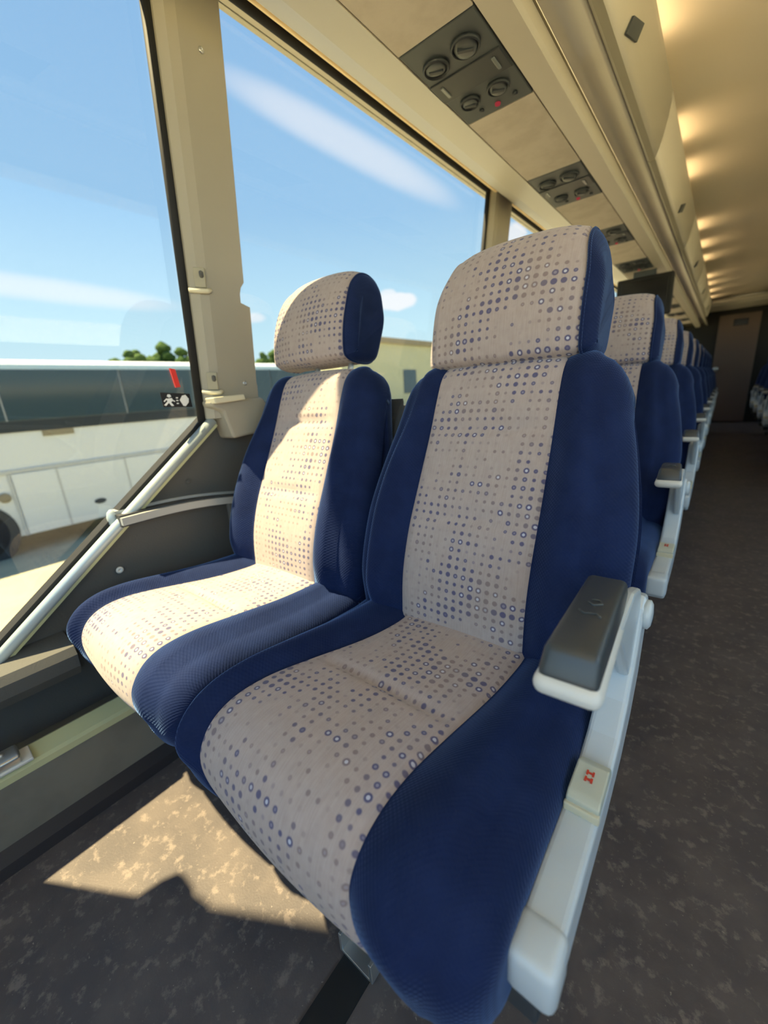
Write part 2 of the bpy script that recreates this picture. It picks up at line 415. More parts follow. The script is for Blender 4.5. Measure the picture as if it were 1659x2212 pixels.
# foot block and fittings of the nearest post
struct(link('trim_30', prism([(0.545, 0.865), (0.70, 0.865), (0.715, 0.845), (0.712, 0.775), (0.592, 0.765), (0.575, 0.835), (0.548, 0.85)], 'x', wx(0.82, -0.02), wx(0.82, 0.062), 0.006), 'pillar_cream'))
lip = link('ledge_clip', prism([(0.545, 0.872), (0.632, 0.876), (0.635, 0.862), (0.548, 0.856)], 'x', wx(0.86, 0.03), wx(0.86, 0.075), 0.003), 'clip_cream')
lip.parent = POST
for z in (1.14, 0.912):
    o = link('hook_recess', moved(box(-.003, .003, -.013, .013, -.021, .021, .002), Matrix.Translation((wx(z, 0.040), 0.566, z)) @ Matrix.Rotation(0.11, 4, 'Y') @ Matrix.Rotation(-0.75, 4, 'Z')), 'locker_lip', POST)
    link('hook_lip', tube([(wx(z-.026, 0.022), 0.547, z-.024), (wx(z-.03, 0.042), 0.560, z-.028), (wx(z-.03, 0.052), 0.574, z-.029), (wx(z-.026, 0.049), 0.584, z-.026)], 0.0055, 10), 'clip_cream', POST, True)
    link('hook', moved(lathe([(.007, 0), (.008, .004), (.005, .008)], 14), Matrix.Translation((wx(z+.006, 0.043), 0.566, z+.006)) @ Matrix.Rotation(math.pi/2, 4, 'Y') @ Matrix.Rotation(-.75, 4, 'X')), 'wall_grey', POST, True)
def screw(y, z, d, name='screw', m='steel', r=0.006, parent=None):
    me = lathe([(r, 0), (r, .0015), (r*.7, .003), (r*.35, .003), (r*.3, .001)], 14)
    return link(name, moved(me, Matrix.Translation((wx(z, d), y, z)) @ Matrix.Rotation(math.pi/2, 4, 'Y')), m, parent, True)
screw(0.628, 1.56, 0.045, parent=POST); screw(0.655, 0.905, 0.045, parent=POST)

# ---- raked aluminium rail under the first window
dy = V((0, 1, 0.819)).normalized()
pr = [(wx(RAIL(y), 0.006), y, RAIL(y)) for y in (-0.21, 0.30, 0.565)]
rl = empty('raked_rail', pr[0]); tag(rl, 'raked aluminium rail along the lower edge of the front window', 'rail')
def strip(d0, d1, u0, u1):
    vs = []
    for y in (-0.21, 0.565):
        z = RAIL(y)
        for d, u in ((d0, u0), (d1, u0), (d1, u1), (d0, u1)): vs.append(V((wx(z+u, d), y-u*.5, z+u*.7))-V(pr[0]))
    return pyd(vs, [(0, 1, 2, 3), (7, 6, 5, 4), (0, 4, 5, 1), (1, 5, 6, 2), (2, 6, 7, 3), (3, 7, 4, 0)])
link('outer_seal', strip(-0.03, 0.006, 0.004, 0.022), 'rubber', rl)
link('rail_tube', tube([V(p)-V(pr[0])+V((0.012, 0, 0)) for p in pr], 0.0125, 16), 'alu', rl, True)
link('rail_lip', strip(0.0, 0.022, -0.022, -0.010), 'ledge_olive', rl)

# ---- heater duct along the side wall, with a ledge
hd = [(-0.986, 0.0), (-0.986, 0.184), (-0.990, 0.190), (-1.022, 0.206), (-1.05, 0.195), (-1.16, 0.195), (-1.16, 0.0)]
struct(link('trim_40', prism([(-0.986, 0.0), (-0.986, 0.180), (-1.03, 0.180), (-1.16, 0.15), (-1.16, 0.0)], 'y', YF, YR), 'box_grey'))
struct(link('trim_41', prism([(-0.984, 0.172), (-0.984, 0.186), (-0.990, 0.192), (-1.022, 0.207), (-1.030, 0.204), (-1.03, 0.172)], 'y', YF, YR), 'ledge_olive'))
struct(link('trim_42', prism([(-0.960, 0.0), (-0.966, 0.022), (-0.988, 0.046), (-0.988, 0.0)], 'y', YF, YR), 'coving_black'))
struct(link('trim_43', prism([(wx(.30, 0.0), 0.29), (-1.040, 0.30), (-1.022, 0.325), (-1.018, 0.355), (-1.028, 0.372), (wx(.39, -.01), 0.385)], 'y', YF, 0.15), 'wall_grey'))
struct(link('trim_44', prism([(wx(.30, 0.0), 0.285), (-1.062, 0.30), (-1.058, 0.345), (wx(.36, -.01), 0.36)], 'y', 0.15, YR), 'wall_grey'))
fit = empty('floor_latch', (-1.0, -0.03, 0.205)); tag(fit, 'small bright metal latch on the olive heater ledge', 'latch')
link('latch_body', moved(box(-.022, .016, -.04, .045, 0, .022, .006, 3), Matrix.Rotation(.25, 4, 'Y')), 'steel', fit, True)
link('latch_plate', moved(box(-.018, .020, -.05, .06, -.004, .003, .002), Matrix.Rotation(.25, 4, 'Y')), 'warm_white', fit)
link('rivet', moved(lathe([(.005, 0), (.005, .003), (.003, .005)], 12), Matrix.Translation((-.002, .02, .022))), 'steel', fit, True)
sw = screw(0.286, 0.484, 0.003, 'wall_stud', 'warm_white', 0.0085); tag(sw, 'round pale stud on the grey wall above the window cushion', 'stud')
s2 = screw(0.485, 0.665, 0.002, 'wall_screw', 'wall_grey', 0.006); tag(s2, 'small dark screw on the grey wall below the window post', 'screw')

# ---- wall armrest beside the window seat
wa = empty('wall_arm', (wx(.6), 0.30, 0.60)); wa.parent = wl; tag(wa, 'grey curved armrest fixed to the side wall under the raked rail')
def arc_bar(x0, x1, dz, h, y1=0.36, drop=0.030):
    vs = []; fs = []; n = 14
    for i in range(n+1):
        t = i/n; y = y1*t; z = dz - drop*t + 0.012*math.sin(math.pi*t)
        for x, zz in ((x0, z), (x1, z), (x1, z-h), (x0, z-h)): vs.append((x, y, zz))
    for i in range(n):
        for j in range(4): fs.append((i*4+j, i*4+(j+1) % 4, i*4+4+(j+1) % 4, i*4+4+j))
    fs += [(0, 1, 2, 3), tuple(range(n*4, n*4+4))]
    return pyd(vs, fs)
link('arm_shell', arc_bar(-0.02, 0.012, 0.031, 0.03), 'armwall_shell', wa)
link('arm_pad', arc_bar(0.012, 0.040, 0.024, 0.028), 'armwall_pad', wa)
link('arm_edge', arc_bar(0.040, 0.052, 0.020, 0.018), 'armwall_shell', wa)
link('arm_nose', moved(lathe([(.004, -.012), (.011, -.006), (.012, 0.01), (.009, .022), (.003, .028)], 16), Matrix.Translation((0.004, -0.004, 0.008))), 'alu', wa, True)
link('arm_strut', moved(box(0.035, 0.050, 0.262, 0.280, -0.15, 0.0, .004), Matrix.Identity(4)), 'wall_grey', wa)

# ---- emergency exit sticker and hammer sign on the front pane
def on_pane(pts, m, name, parent, d=-0.020, dd=0.0012):
    n = len(pts); vs = [(wx(z, d), y, z) for y, z in pts]+[(wx(z, d+dd), y, z) for y, z in pts]
    fs = [tuple(range(n)), tuple(range(2*n-1, n-1, -1))]+[(i, (i+1) % n, n+(i+1) % n, n+i) for i in range(n)]
    return link(name, pyd(vs, fs), m, parent)
st = empty('exit_sticker', (0, 0, 0)); tag(st, 'black window sticker with white running figure and arrow sign', 'sticker')
on_pane([(0.459, 0.892), (0.532, 0.886), (0.535, 0.853), (0.462, 0.857)], 'sticker_black', 'sticker_ground', st)
def mk(pts, m='sticker_white'): on_pane([(0.459+a*0.073, 0.855+b*0.036-a*0.005) for a, b in pts], m, 'pictogram', st, -0.0186, 0.0008)
mk([(.20, .78), (.24, .92), (.31, .92), (.35, .78), (.27, .70)])
mk([(.16, .62), (.36, .68), (.40, .50), (.31, .40), (.40, .16), (.31, .14), (.24, .36), (.13, .14), (.07, .20), (.20, .46)])
mk([(.10, .40), (.20, .62), (.18, .66), (.07, .46)]); mk([(.34, .62), (.46, .48), (.44, .42), (.33, .54)])
mk([(.50, .74), (.57, .74), (.57, .66), (.50, .66)]); mk([(.50, .56), (.57, .56), (.57, .48), (.50, .48)]); mk([(.50, .36), (.57, .36), (.57, .28), (.50, .28)])
mk([(.62, .55), (.72, .86), (.84, .92), (.94, .66), (.92, .40), (.80, .14), (.72, .16)])
hm = on_pane([(0.490, 0.947), (0.503, 0.945), (0.510, 0.903), (0.498, 0.902)], 'hammer_red', 'red_glass_mark', None, -0.0195, 0.004)
tag(hm, 'slim red upright marker on the front pane above the black sticker', 'marker')

# ------------------------------------------------------------------ overhead: cove trim, service channel, lockers, ceiling
ZP = 1.572
struct(link('trim_50', sheet([(wx(GT)+.002, GT+0.012), (-0.925, 1.722), (-0.915, 1.716), (-0.905, 1.700), (-0.88, 1.678), (-0.78, 1.618), (-0.662, ZP)], -0.4, YR, 0.012), 'cream'))
struct(link('trim_51', tube([(-0.922, -0.4, 1.7135), (-0.922, YR, 1.7135)], 0.0065, 10), 'sunlit_trim', None, True))
struct(link('trim_52', sheet([(-0.470, ZP), (-0.412, ZP-.002), (-0.408, ZP+.012), (-0.40, ZP+.03)], -0.6, YR, 0.012), 'cream'))
struct(link('trim_53', sheet([(-0.70, ZP+.03), (-0.40, ZP+.03)], -0.6, YR, 0.02), 'gap_dark'))
# filler panels between service units (fabric) and the service units themselves
PY0, PITCH, PL = 0.955, 0.80, 0.335
def service_unit():
    r = empty('service_unit')
    link('base_plate', box(-0.092, 0.092, 0, PL, -0.002, 0.02, 0.003), 'psu', r)
    link('centre_plate', box(-0.092, 0.090, 0.128, 0.205, -0.005, 0.0, 0.002), 'psu_dark', r)
    for x in (-0.068, 0.066): link('slot_lamp', box(x-.004, x+.004, 0.145, 0.188, -.0075, -.004, .001), 'lens_clear', r)
    def knob(x, y, rad, inner):
        ring = link('vent_ring', moved(lathe([(rad, 0), (rad, -.006), (rad*.9, -.009), (rad*.82, -.004), (rad*.82, .004)], 28), Matrix.Translation((x, y, -.001))), 'psu_dark', r, True)
        link('vent_disc', moved(lathe([(rad*.80, 0), (rad*.78, -.007), (rad*.55, -.010), (.001, -.011)], 28), Matrix.Translation((x, y, 0)) @ Matrix.Rotation(inner, 4, 'X')), 'psu_knob', ring, True)
        link('vent_slot', moved(box(-rad*.55, rad*.55, -.004, .004, -.014, -.008, .001), Matrix.Translation((x, y, 0)) @ Matrix.Rotation(.5, 4, 'Z')), 'psu_dark', ring)
    knob(-0.045, 0.082, 0.031, 0.12); knob(0.035, 0.073, 0.033, -0.25)
    knob(-0.042, 0.247, 0.026, 0.2); knob(0.035, 0.246, 0.028, -0.2)
    for x in (-0.035, 0.058): link('call_button', moved(lathe([(.006, 0), (.006, -.004), (.004, -.005)], 12), Matrix.Translation((x, 0.300, -.002))), 'psu_dark', r, True)
    link('indicator', moved(lathe([(.0075, 0), (.007, -.004), (.003, -.006)], 14), Matrix.Translation((0.008, 0.306, -.002))), 'led_red', r, True)
    return r
def copy_tree(o, parent=None):
    c = o.copy(); COL.objects.link(c)
    if parent: c.parent = parent
    for ch in list(o.children): copy_tree(ch, c)
    return c
su = service_unit()
ords = ['nearest', 'second nearest', 'third nearest', 'fourth nearest', 'fifth nearest', 'sixth nearest', 'seventh nearest', 'eighth nearest', 'ninth nearest']
for i in range(9):
    o = su if i == 0 else copy_tree(su)
    o.location = (-0.566, PY0+PITCH*i, ZP+.002)
    tag(o, 'dark grey overhead service unit with round vents, %s along the ceiling channel' % ords[i], 'service panel', 'overhead service units')
fl = box(-0.658, -0.474, 0, PITCH-PL-.004, 0, 0.012, 0.002)
for i in range(-1, 9):
    o = link('trim_%d' % (61+i), fl, 'cream_fabric'); struct(o)
    o.location = (0, PY0+PL+.002+PITCH*i, ZP)
# lockers
LP = [(-0.392, 1.600), (-0.375, 1.612), (-0.355, 1.612), (-0.335, 1.600), (-0.322, 1.588), (-0.313, 1.584)]
struct(link('trim_70', sheet(LP, -0.6, YR, 0.012), 'cream', None, True))
struct(link('trim_71', sheet([(-0.316, 1.600), (-0.300, 1.600)], -0.6, YR, 0.02), 'gap_dark'))
DP = [(-0.306, 1.590), (-0.300, 1.586), (-0.284, 1.588), (-0.277, 1.608), (-0.268, 1.640), (-0.258, 1.690), (-0.252, 1.740), (-0.252, 1.765), (-0.262, 1.780), (-0.30, 1.785)]
DL = 1.43
def locker():
    r = empty('overhead_locker')
    link('door', sheet(DP, 0.004, DL-.004, 0.010), 'cream', r, True)
    link('door_lip', sheet([(-0.3075, 1.5885), (-0.3010, 1.5840), (-0.2845, 1.5860)], 0.004, DL-.004, -0.002), 'locker_lip', r)
    link('body', box(-0.66, -0.30, 0.0, DL, 1.64, 1.78), 'cream', r)
    hp = link('handle', pyd([(-0.2755, DL/2+.05, 1.607), (-0.2665, DL/2+.07, 1.645), (-0.2605, DL/2+.16, 1.672), (-0.2700, DL/2+.14, 1.631),
                             (-0.2705, DL/2+.05, 1.606), (-0.2615, DL/2+.07, 1.644), (-0.2555, DL/2+.16, 1.671), (-0.2650, DL/2+.14, 1.630)],
                            [(0, 1, 2, 3), (7, 6, 5, 4), (0, 4, 5, 1), (1, 5, 6, 2), (2, 6, 7, 3), (3, 7, 4, 0)]), 'psu', r)
    return r
lk = locker(); LY = 0.55
for i in range(-1, 5):
    o = lk if i == -1 else copy_tree(lk)
    o.location = (0, LY+DL*i, 0)
    tag(o, 'cream overhead locker with dark handle, %s along the aisle' % (['nearest, reaching over the camera', 'second one', 'third one', 'fourth one', 'fifth one', 'farthest'][i+1]), 'locker', 'overhead lockers')
# ceiling, gently curved, and its rear edge
cp = []
for i in range(15):
    x = -0.72+1.72*i/14; cp.append((x, 1.845+0.02*(1-((x-.14)/.86)**2)))
struct(link('ceiling', sheet(cp, -0.6, 8.3, 0.03), 'ceiling', None, True))
struct(link('roof', sheet([(wx(1.73, -.035), 1.73), (-0.93, 1.84), (-0.86, 1.93), (-0.70, 1.97), (0.95, 1.97), (1.30, 1.88), (1.42, 1.70)], -1.3, YR+.1, 0.01), 'cream'))
struct(link('trim_72', box(-0.30, 0.90, 8.16, 8.32, 1.79, 1.85, 0.03, 4), 'cream', None, True))
struct(link('trim_73', box(-0.9, 1.2, 8.32, YR, 1.78, 1.84), 'cream'))
# lamps in the cove above the lockers
lm = join(tube([(0, 0, 0), (0, 0.24, 0)], 0.008, 10))
LAMPY = [0.72, 1.60, 2.38, 2.86, 3.95, 4.55, 5.10, 6.10, 6.60, 7.20, 7.8]
nth = ['first', 'second', 'third', 'fourth', 'fifth', 'sixth', 'seventh', 'eighth', 'ninth', 'tenth', 'eleventh', 'twelfth']
for side, x in (('window side', -0.282),):
    for i, y in enumerate(LAMPY):
        r = empty('cove_lamp', (x, y, 1.803)); tag(r, 'warm tube lamp above the %s lockers, %s from the front' % (side, nth[i]), 'lamp', 'cove lamps')
        link('tube', lm, 'lamp_warm', r, True)
        for yy in (-.012, .24): link('holder', box(-.010, .010, yy, yy+.012, -.016, .010), 'warm_white', r)
# rear bulkhead, aisle doorway, monitor
struct(link('wall_rear', box(-1.2, 1.42, YR, YR+.06, 0, 1.95), 'dark_panel'))
dr = struct(link('door_1', box(-0.165, 0.345, YR-.06, YR-.01, 0.02, 1.70, 0.012), 'brown_panel'))
link('door_window', box(0.02, 0.20, YR-.066, YR-.058, 1.52, 1.62, .003), 'screen', dr)
link('door_knob', moved(lathe([(.014, 0), (.014, .03), (.034, .04), (.038, .06), (.025, .08)], 18), Matrix.Translation((-0.12, YR-.06, .88)) @ Matrix.Rotation(math.pi/2, 4, 'X')), 'steel', dr, True)
mo = empty('drop_down_monitor', (-0.50, 3.72, 1.40)); tag(mo, 'dark drop-down monitor hanging under the service channel', 'monitor')
link('monitor_case', box(-0.20, 0.15, 0.0, 0.05, -0.135, 0.135, 0.012), 'dark_panel', mo)
link('monitor_screen', box(-0.17, 0.12, -0.004, 0.002, -0.10, 0.11, 0.001), 'screen', mo)
link('hinge', box(-0.10, 0.04, 0.008, 0.040, 0.12, 0.175, 0.004), 'psu', mo)

# ------------------------------------------------------------------ right-hand side of the coach and the windscreen end
struct(link('wall_right', box(1.40, 1.44, YF, YR, 0.0, 0.78), 'right_wall'))
struct(link('wall_right_upper', box(1.36, 1.40, -0.6, YR, 1.70, 1.95), 'cream'))
for i, y in enumerate((-0.16, 2.2, 3.8, 5.4, 7.0)):
    struct(link('trim_%d' % (80+i), box(1.36, 1.42, y, y+.12, 0.78, 1.72), 'pillar_cream'))
    y1 = (2.2, 3.8, 5.4, 7.0, YR)[i]
    struct(link('window_%d' % (20+i), box(1.405, 1.409, y+.06, y1+.06, 0.78, 1.72), 'window_clear' if i == 0 else 'window_tint'))
struct(link('trim_90', sheet([(1.36, 1.70), (1.0, 1.60), (0.60, 1.59), (0.57, 1.62), (0.54, 1.78), (0.60, 1.80)], 0.4, YR, 0.012), 'cream'))
struct(link('wall_front', box(-1.14, 1.42, YF-.05, YF, 0.0, 0.55), 'right_wall'))
struct(link('window_30', box(-1.0, 1.38, YF-.02, YF-.015, 0.55, 1.90), 'window_clear'))

# floor tracks for the seats
struct(link('trim_91', box(-0.355, -0.303, -0.2, YR, 0.0, 0.004), 'track'))

# ------------------------------------------------------------------ seats
def catmull(pts, per):
    n = len(pts); out = []
    for i in range(n):
        p0, p1, p2, p3 = (V(pts[(i+k-1) % n]) for k in range(4))
        for j in range(per):
            t = j/per
            out.append(0.5*((2*p1)+(-p0+p2)*t+(2*p0-5*p1+4*p2-p3)*t*t+(-p0+3*p1-3*p2+p3)*t**3))
    return out
def upholstery(loop, per, edge, seamL, seamR, rnd, bolster, xform, shape=None, crown=0.0, creases=(), nb=5, npn=12, wrap=False):
    """closed loop in (a,b) lofted across x. edge(a,b)->(xl,xr); seams give the panel's limits.
    returns (body mesh, panel mesh) with metric UVs"""
    P = catmull(loop, per); n = len(P)
    area = sum(P[i].x*P[(i+1) % n].y-P[(i+1) % n].x*P[i].y for i in range(n))
    sg = 1 if area > 0 else -1
    nr = []; arc = [0.0]
    for i in range(n):
        d = (P[(i+1) % n]-P[i-1]).normalized(); nr.append(V((d.y, -d.x))*sg)
        arc.append(arc[-1]+(P[(i+1) % n]-P[i]).length)
    cols = []   # per loop sample: list of (x, inset, region)
    allp = []; under = []
    for i in range(n):
        a, b = P[i]; xl, xr = edge(a, b); sl, sr = seamL(a, b), seamR(a, b); row = []
        B = bolster(a, b)
        for k in range(7):
            th = math.pi/2*k/6; row.append((xl+rnd*(1-math.cos(th)), rnd*(1-math.sin(th))))
        for k in range(1, nb+1):
            t = k/(nb+1); row.append((xl+rnd+(sl-.007-xl-rnd)*t, -B*math.sin(math.pi*min(1, .18+.82*t))**1.0))
        row.append((sl-.006, 0.0)); row.append((sl, 0.0 if wrap else 0.0045)); jl = len(row)-1
        row.append((sl+.006, 0.0))
        cre = 0.0
        for c, wdt in creases:
            cre = max(cre, 0.011*math.exp(-((arc[i]-c)/wdt)**2))
        for k in range(1, npn):
            t = k/npn; row.append((sl+.006+(sr-sl-.012)*t, -crown*math.sin(math.pi*t)+cre*math.sin(math.pi*t)**.5))
        row.append((sr-.006, 0.0)); row.append((sr, 0.0045)); jr = len(row)-1
        row.append((sr+.006, 0.0))
        for k in range(nb, 0, -1):
            t = k/(nb+1); row.append((xr-rnd-(xr-rnd-sr-.007)*t, -B*math.sin(math.pi*min(1, .18+.82*t))**1.0))
        for k in range(6, -1, -1):
            th = math.pi/2*k/6; row.append((xr-rnd*(1-math.cos(th)), rnd*(1-math.sin(th))))
        pr_ = []; ur_ = []
        xm = (xl+xr)/2; hw = (xr-xl)/2
        for x, ins in row:
            q = P[i]-nr[i]*ins; aa, bb = q.x, q.y
            if shape: aa, bb = shape((x-xm)/hw, aa, bb)
            pr_.append((xform(x, aa, bb), (x, arc[i])))
            q = P[i]-nr[i]*(ins+.003); aa, bb = q.x, q.y
            if shape: aa, bb = shape((x-xm)/hw, aa, bb)
            ur_.append((x, aa, bb))
        allp.append(pr_); under.append(ur_)
    m = len(allp[0])
    if wrap: jl = 1
    def build(j0, j1, caps):
        nonlocal allp
        vs = []; fs = []; uvs = []
        w_ = j1-j0+1
        for i in range(n+1):
            for j in range(j0, j1+1):
                vs.append(allp[i % n][j][0]); uvs.append((allp[i % n][j][1][0], arc[i]))
        for i in range(n):
            for j in range(w_-1): fs.append((i*w_+j, i*w_+j+1, (i+1)*w_+j+1, (i+1)*w_+j))
        if caps == 'l': fs.append(tuple(i*w_ for i in range(n)))
        if caps == 'r': fs.append(tuple(i*w_+w_-1 for i in range(n)))
        return vs, fs, uvs
    def mesh(parts):
        vs = []; fs = []; uv = []
        for v_, f_, u_ in parts:
            o = len(vs); vs += v_; uv += u_; fs += [tuple(k+o for k in f) for f in f_]
        me = bpy.data.meshes.new('m'); me.from_pydata([tuple(v) for v in vs], [], fs)
        bm = bmesh.new(); bm.from_mesh(me); bmesh.ops.recalc_face_normals(bm, faces=bm.faces); bm.to_mesh(me); bm.free()
        ul = me.uv_layers.new(name='UVMap')
        for l in me.loops: ul.data[l.index].uv = uv[l.vertex_index]
        for p in me.polygons: p.use_smooth = len(p.vertices) == 4
        return me
    pan = mesh([build(jl, jr, '')])
    low = [[(xform(*under[i][j]) if jl < j < jr else allp[i][j][0], allp[i][j][1]) for j in range(m)] for i in range(n)]
    allp = low
    full = build(0, m-1, '')
    vs, fs, uvs = full
    fs.append(tuple(i*m for i in range(n))); fs.append(tuple(i*m+m-1 for i in range(n)))
    return mesh([(vs, fs, uvs)]), pan

# the origin of a seat pair: aisle edge of the floor under the first row's arm, x as measured from the camera
CUSH = [(.600, .442), (.52, .443), (.43, .446), (.34, .455), (.26, .463), (.205, .459), (.170, .438), (.154, .400), (.160, .352), (.184, .318), (.230, .302), (.35, .308), (.50, .322), (.585, .335), (.615, .385)]
def seat_cushion(xc):
    def edge(a, b): 
        k = sstep(.62, .30, a); return (xc-.232-.012*k, xc+.240)
    f = lambda a, b: sstep(.55, .22, a)
    def sl(a, b): return xc-.100-.062*f(a, b)+.050*sstep(.42, .30, b)*sstep(.3, .2, a)
    def sr(a, b): return xc+.130-.022*f(a, b)+.034*sstep(.43, .30, b)*sstep(.3, .2, a)
    def bol(a, b): return 0.016*sstep(.37, .43, b) + .004
    return upholstery(CUSH, 10, edge, sl, sr, .045, bol, lambda x, a, b: V((x, a, b)), crown=.006, creases=((.245, .009),))
RC = math.radians(18.5)
def bxf(x, v, w_): return V((x, .548+v*math.sin(RC)-w_*math.cos(RC), .405+v*math.cos(RC)+w_*math.sin(RC)))
BACK = [(-.02, -.05), (.0, .002), (.05, .020), (.12, .034), (.20, .034), (.29, .022), (.38, .010), (.45, .004), (.495, -.004), (.522, -.025), (.53, -.055), (.518, -.085), (.46, -.100), (.30, -.105), (.12, -.105), (.0, -.098)]
def seat_back(xc, up=0.0):
    def edge(v, w_):
        h = .244 - .034*sstep(.22, .50, v) - .012*sstep(.10, .0, v); return (xc-h, xc+h)
    def sl(v, w_): return xc-.118+.004*sstep(.2, .5, v)+.0
    def sr(v, w_): return xc+.116-.006*sstep(.2, .5, v)
    def bol(v, w_): return (.026*sstep(.50, .28, v)*sstep(-.02, .10, v)+.006)*(1 if w_ > -.04 else 0)
    def shape(u, v, w_):
        return v-.048*(abs(u)**6)*sstep(.34, .53, v)+up*sstep(.2, .5, v), w_
    return upholstery(BACK, 8, edge, sl, sr, .048, bol, bxf, shape, crown=.004, creases=((.30, .008), (.46, .008)))
HEAD = [(.520, -.045), (.519, -.004), (.535, .010), (.59, .020), (.65, .018), (.70, .006), (.735, -.020), (.746, -.058), (.730, -.092), (.67, -.106), (.60, -.104), (.540, -.092)]
def seat_head(xc, dv):
    def edge(v, w_):
        h = .150-.010*sstep(.62, .74, v); return (xc-h, xc+h)
    def sl(v, w_): return xc-.118+.008*sstep(.62, .74, v)
    def sr(v, w_): return xc+.127-.010*sstep(.62, .74, v)
    def shape(u, v, w_):
        return v-.030*(abs(u)**7)*sstep(.62, .73, v), w_-.014*abs(u)**3
    return upholstery(HEAD, 6, edge, sl, sr, .022, lambda a, b: 0.002, lambda x, v, w_: bxf(x, v+dv, w_), shape, crown=.004, nb=2, wrap=True)

XA, XW = -0.318, -0.808
def double_seat():
    r = empty('double_coach_seat', (0, 0, 0))
    for xc, dv in ((XW, .050), (XA, .0)):
        b, p = seat_cushion(xc); o = link('seat_cushion', b, 'navy', r); link('cushion_panel', p, 'dots', o)
        b, p = seat_back(xc + (.010 if xc == XW else .008), .022 if xc == XW else 0); o = link('backrest', b, 'navy', r); link('back_panel', p, 'dots', o)
        b, p = seat_head(xc + (-.020 if xc == XW else .008), dv); o = link('headrest', b, 'navy', r); link('head_panel', p, 'dots', o)
        xh = xc+(.030 if xc == XW else .012)
        for sd_ in (-.06, .06): link('headrest_post', tube([bxf(xh+sd_, .46, -.05), bxf(xh+sd_, .60+dv, -.05)], .007, 10), 'steel', r, True)
        bs = prism([(0.02, -.103), (0.45, -.100), (.50, -.118), (.20, -.135), (.02, -.130)], 'x', xh-.19, xh+.19, .008)
        for v in bs.vertices: v.co = bxf(v.co.x, v.co.y, v.co.z)
        link('back_shell', bs, 'back_shell', r)
    # under-frame
    link('cross_rail', box(-1.03, -.06, .24, .28, .275, .305, .004), 'back_shell', r); link('cross_rail', box(-1.03, -.06, .52, .56, .29, .325, .004), 'back_shell', r)
    # aisle side beam: level at the front, sweeping up to the arm pivot
    tp = [(.212, .378), (.214, .398), (.222, .410), (.300, .412), (.390, .409), (.430, .413), (.470, .425), (.510, .450), (.540, .485), (.560, .525), (.572, .555), (.590, .566), (.612, .560), (.622, .540), (.618, .500), (.600, .440), (.560, .395), (.50, .365), (.42, .352), (.24, .352), (.22, .362)]
    fr = link('side_frame', prism(tp, 'x', -.080, -.043, .006, 3, True), 'white_metal', r, False)
    link('frame_end_cap', box(-.0825, -.0405, .210, .252, .366, .4145, .009, 3), 'white_metal', fr, True)
    bt = link('recline_button', prism([(.362, .411), (.362, .424), (.370, .428), (.412, .430), (.424, .424), (.428, .412)], 'x', -.0765, -.0435, .002), 'button_ivory', r)
    link('button_foot', box(-.0775, -.0425, .358, .364, .409, .419, .0015), 'clip_cream', bt)
    g = []
    for y0 in (.387, .396):
        g += [box(-.0645, -.0625, y0, y0+.006, .4285, .4303), box(-.0625, -.0585, y0+.002, y0+.004, .4285, .4303), box(-.0585, -.0565, y0, y0+.006, .4285, .4303)]
    link('red_symbol', join(*g), 'red_mark', bt)
    # armrest
    MA = Matrix.Translation((-.067, .285, .600)) @ Matrix.Rotation(-.10, 4, 'X') @ Matrix.Rotation(.05, 4, 'Z')
    ar = link('armrest', moved(box(-.0265, .0265, 0.0, .215, .003, .022, .009, 4), MA), 'warm_white', r, True)
    pd = bmesh.new(); pd.from_mesh(box(-.024, .024, .003, .215, .018, .046, 0))
    for v in pd.verts:
        if v.co.z > .04:
            v.co.x *= .86; v.co.y = v.co.y+.010 if v.co.y < .1 else v.co.y-.004
    bmesh.ops.bevel(pd, geom=list(pd.edges), offset=.006, segments=3, affect='EDGES', profile=.5)
    pm = fin(pd); link('arm_pad', moved(pm, MA), 'pad_grey', ar, True)
    link('arm_emblem', moved(join(tube([(-.010, .095, .0465), (-.004, .088, .0468), (.006, .092, .0468), (.010, .086, .0465)], .0012, 6), tube([(-.006, .118, .0465), (.0, .112, .0468), (.007, .118, .0468), (.004, .128, .0465), (-.003, .126, .0468)], .0012, 6)), MA), 'psu_knob', ar, True)
    link('arm_bracket', prism([(.40, .605), (.45, .565), (.53, .475), (.57, .50), (.585, .550), (.56, .590), (.50, .610)], 'x', -.062, -.048, .004, 2), 'white_metal', r)
    link('pivot_cover', moved(lathe([(.020, -.002), (.020, .005), (.015, .008), (.006, .009)], 22), Matrix.Translation((-.043, .590, .540)) @ Matrix.Rotation(math.pi/2, 4, 'Y')), 'white_metal', r, True)
    # pedestal leg in the floor track
    xl = -.330
    lg = link('leg', join(box(xl-.028, xl+.028, .380, .395, .008, .285, .003), box(xl-.028, xl-.022, .38, .58, .008, .285, .002), box(xl+.022, xl+.028, .38, .58, .008, .285, .002)), 'steel', r)
    ch = []
    for s in (-1, 1): ch.append(box(xl+s*.031-.003, xl+s*.031+.003, .250, .62, .004, .044, .0012))
    ch.append(box(xl-.032, xl+.032, .250, .62, .004, .010, .001))
    link('leg_foot', join(*ch), 'steel', lg)
    link('foot_bolt', join(moved(lathe([(.010, .01), (.010, .020), (.006, .026)], 6), Matrix.Translation((xl-.002, .285, 0))), moved(lathe([(.006, .02), (.005, .034)], 12), Matrix.Translation((xl-.002, .285, 0)))), 'track', lg)
    return r
seat = double_seat()
rowname = ['front-row', 'second-row', 'third-row', 'fourth-row', 'fifth-row', 'sixth-row', 'seventh-row', 'eighth-row', 'ninth-row', 'tenth-row']
NR = 10
